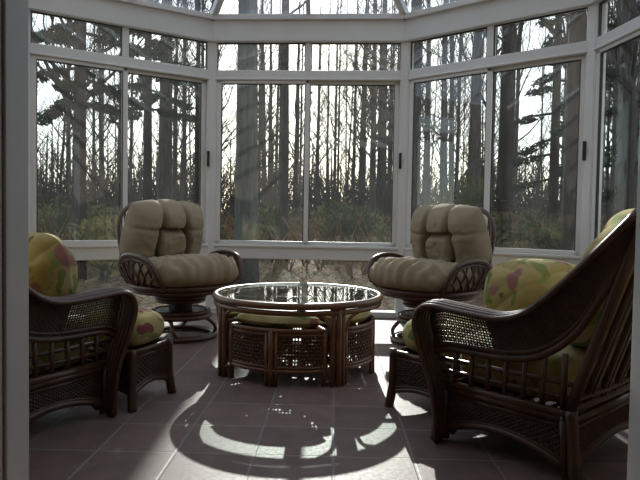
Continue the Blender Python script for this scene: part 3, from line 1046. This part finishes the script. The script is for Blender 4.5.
def shrub(D, xp, h, rx, n, size, mat, label, seed):
    rg = random.Random(seed); x = px(xp, D); z = gz(x, D); h *= .82
    root = empty('shrub', (x, D, z), 0, label, 'shrub')
    m = MB()
    for k in range(9):
        a = rg.random() * TAU
        branch(m, V((rg.uniform(-.1, .1), rg.uniform(-.1, .1), -.05)), V((cos(a) * .5, sin(a) * .5, 1)), h * .95, .014, 1, rg, 4)
    m.build('stems', M['bark'], root)
    m = MB()
    for k in range(5):
        a = rg.random() * TAU; q = rx * .45
        leafy(m, (cos(a) * q, sin(a) * q, h * rg.uniform(.45, .75)), rx * .7, h * .36, n // 5, size, rg)
    m.build('foliage', M[mat], root)
shrub(15, 345, 1.7, 1.0, 1500, .075, 'shrub', 'green leafy shrub among the trunks outside the right half of the middle window', 1)
shrub(9.5, 458, 2.0, .75, 1500, .06, 'shrub', 'tall green shrub outside the right bay window behind the swivel chair', 2)
shrub(9.0, 100, 1.25, .8, 1300, .055, 'shrubyellow', 'yellow green shrub outside the left bay window beside the spreading tree', 3)
shrub(13, 62, 1.6, 1.2, 1500, .07, 'shrub', 'green shrub low behind the big spreading tree, beside the door jamb', 4)
shrub(10.5, 175, 1.5, .8, 1100, .06, 'shrub', 'green shrub outside the left bay window above the swivel chair', 5)
shrub(8.2, 548, 1.5, .7, 1200, .055, 'shrub', 'green shrub outside the right bay window above the throw pillow', 6)
shrub(17, 272, 1.5, 1.0, 1200, .08, 'shrub', 'green shrub beyond the dark trunk in the middle window', 7)
shrub(10, 405, 1.3, .6, 900, .055, 'shrub', 'small green shrub behind the post between the middle and right windows', 8)

def conifer(D, xp, z0, h, rmax, n, label, seed):
    rg = random.Random(seed); x = px(xp, D)
    root = empty('tree', (x, D, gz(x, D)), 0, label, 'tree')
    m = MB(); m.tube([(0, 0, -.1), (0, 0, h * .5), (0, 0, h)], [.12, .08, .02], 8); m.build('trunk', M['barkdark'], root)
    m = MB(); b = MB()
    for k in range(46):
        f = k / 46; zz = z0 + (h - z0) * f; a = k * 2.4 + rg.uniform(-.3, .3); L = rmax * (1 - f * .8) * rg.uniform(.7, 1.1)
        e = V((cos(a) * L, sin(a) * L, zz - .25 * L))
        m.tube([(0, 0, zz), e * .5 + V((0, 0, zz * .5 + .05)), e], [.03, .02, .008], 4, caps=False)
        for q in range(n // 46):
            t = rg.uniform(.25, 1); c = V((0, 0, zz)).lerp(e, t)
            leafy(b, c, .12 + .05 * L, .07, 6, .06, rg, 0)
    m.build('branches', M['barkdark'], root)
    b.build('foliage', M['evergreen'], root)
conifer(10.2, 80, 3.0, 10, 1.5, 2600, 'dark evergreen with drooping boughs behind the big spreading tree at the upper left', 31)
conifer(13, 147, 3.4, 10, 1.5, 1800, 'dark evergreen outside the left bay window just right of its mullion', 32)
conifer(12, 552, 1.8, 9.5, 1.2, 1500, 'dark evergreen outside the right bay window near its right end', 33)
conifer(8.5, 655, 1.5, 8.5, 1.3, 1500, 'dark evergreen outside the right side window', 34)

# fallen leaves near the glass
rg = random.Random(77); m = MB()
for i in range(9000):
    a = rg.uniform(-.15, 1.15) * pi; q = rg.uniform(2.1, 8.5)
    x, y = -.17 + 1.12 * q * cos(a), 3.0 + q * sin(a) * 1.05
    inside = False
    if y < 1.4: continue
    # keep outside the room
    ok = False
    for i2 in range(5):
        A, B = W[i2], W[i2 + 1]; d = (B - A).normalized(); nrm = V((-d.y, d.x, 0))
        if (V((x, y, 0)) - A).dot(nrm) > .22: ok = True
    if not ok: continue
    n1 = V((rg.uniform(-.8, .8), rg.uniform(-.8, .8), 1)).normalized(); b1 = n1.orthogonal().normalized(); b2 = n1.cross(b1)
    an = rg.random() * TAU; e1 = b1 * cos(an) + b2 * sin(an); e2 = n1.cross(e1); s = rg.uniform(.02, .05)
    c = V((x, y, gz(x, y) + rg.uniform(.01, .04)))
    m.add([c - e1 * s, c + e2 * s * .6 + n1 * .01, c + e1 * s, c - e2 * s * .6 + n1 * .01], [(0, 1, 2, 3)], False)
tag(m.build('fallen_leaves', M['dry']), 'dry fallen leaves scattered outside the glass', 'leaves', kind='stuff')

# ------------------------------------------------------------ light, camera
SUN_EL, SUN_AZ = radians(23.6), radians(-1.0)   # azimuth off +y, minus = left
sd = V((sin(SUN_AZ) * cos(SUN_EL), cos(SUN_AZ) * cos(SUN_EL), sin(SUN_EL)))
L = bpy.data.lights.new('sun', 'SUN'); L.energy = 7.6; L.angle = radians(.53); L.color = (1, .965, .915)
lo = bpy.data.objects.new('sun', L); C.objects.link(lo)
lo.rotation_euler = (-sd).to_track_quat('-Z', 'Y').to_euler(); lo.location = (0, 20, 12)

wd = bpy.data.worlds.new('world'); bpy.context.scene.world = wd; wd.use_nodes = True
nt = wd.node_tree; nt.nodes.clear()
sky = nt.nodes.new('ShaderNodeTexSky'); sky.sky_type = 'NISHITA'; sky.sun_disc = False
sky.sun_elevation = SUN_EL; sky.sun_rotation = SUN_AZ
sky.air_density = 1.0; sky.dust_density = 1.2; sky.ozone_density = 2.0
bg = nt.nodes.new('ShaderNodeBackground'); bg.inputs[1].default_value = .345
wo = nt.nodes.new('ShaderNodeOutputWorld')
mx = nt.nodes.new('ShaderNodeMix'); mx.data_type = 'RGBA'; mx.inputs[0].default_value = .68
nt.links.new(sky.outputs[0], mx.inputs[6]); mx.inputs[7].default_value = (4.4, 4.5, 4.6, 1)    # thin bright overcast over the clear sky
nt.links.new(mx.outputs[2], bg.inputs[0]); nt.links.new(bg.outputs[0], wo.inputs[0])

cam = bpy.data.cameras.new('camera'); cam.sensor_width = 36; cam.lens = 580 / 640 * 36; cam.clip_start = .02; cam.clip_end = 600
co = bpy.data.objects.new('camera', cam); C.objects.link(co)
pt_, ro_ = .0360, -.0165
fw = V((0, cos(pt_), -sin(pt_))); up0 = V((0, sin(pt_), cos(pt_))); rt0 = V((1, 0, 0))
# picture right/up after the roll
rt = rt0 * cos(ro_) - up0 * sin(ro_); up = rt0 * sin(ro_) + up0 * cos(ro_)
R = Matrix((rt, up, -fw)).transposed()
co.rotation_euler = R.to_euler(); co.location = (0, 0, H_CAM)
sc = bpy.context.scene
sc.camera = co
sc.view_settings.view_transform = 'Standard'; sc.view_settings.look = 'None'
sc.view_settings.exposure = 0.0; sc.view_settings.gamma = 1.0
sc.view_settings.use_curve_mapping = False
sc.cycles.transparent_max_bounces = 32
sc.cycles.max_bounces = 10
sc.cycles.caustics_reflective = False; sc.cycles.caustics_refractive = False
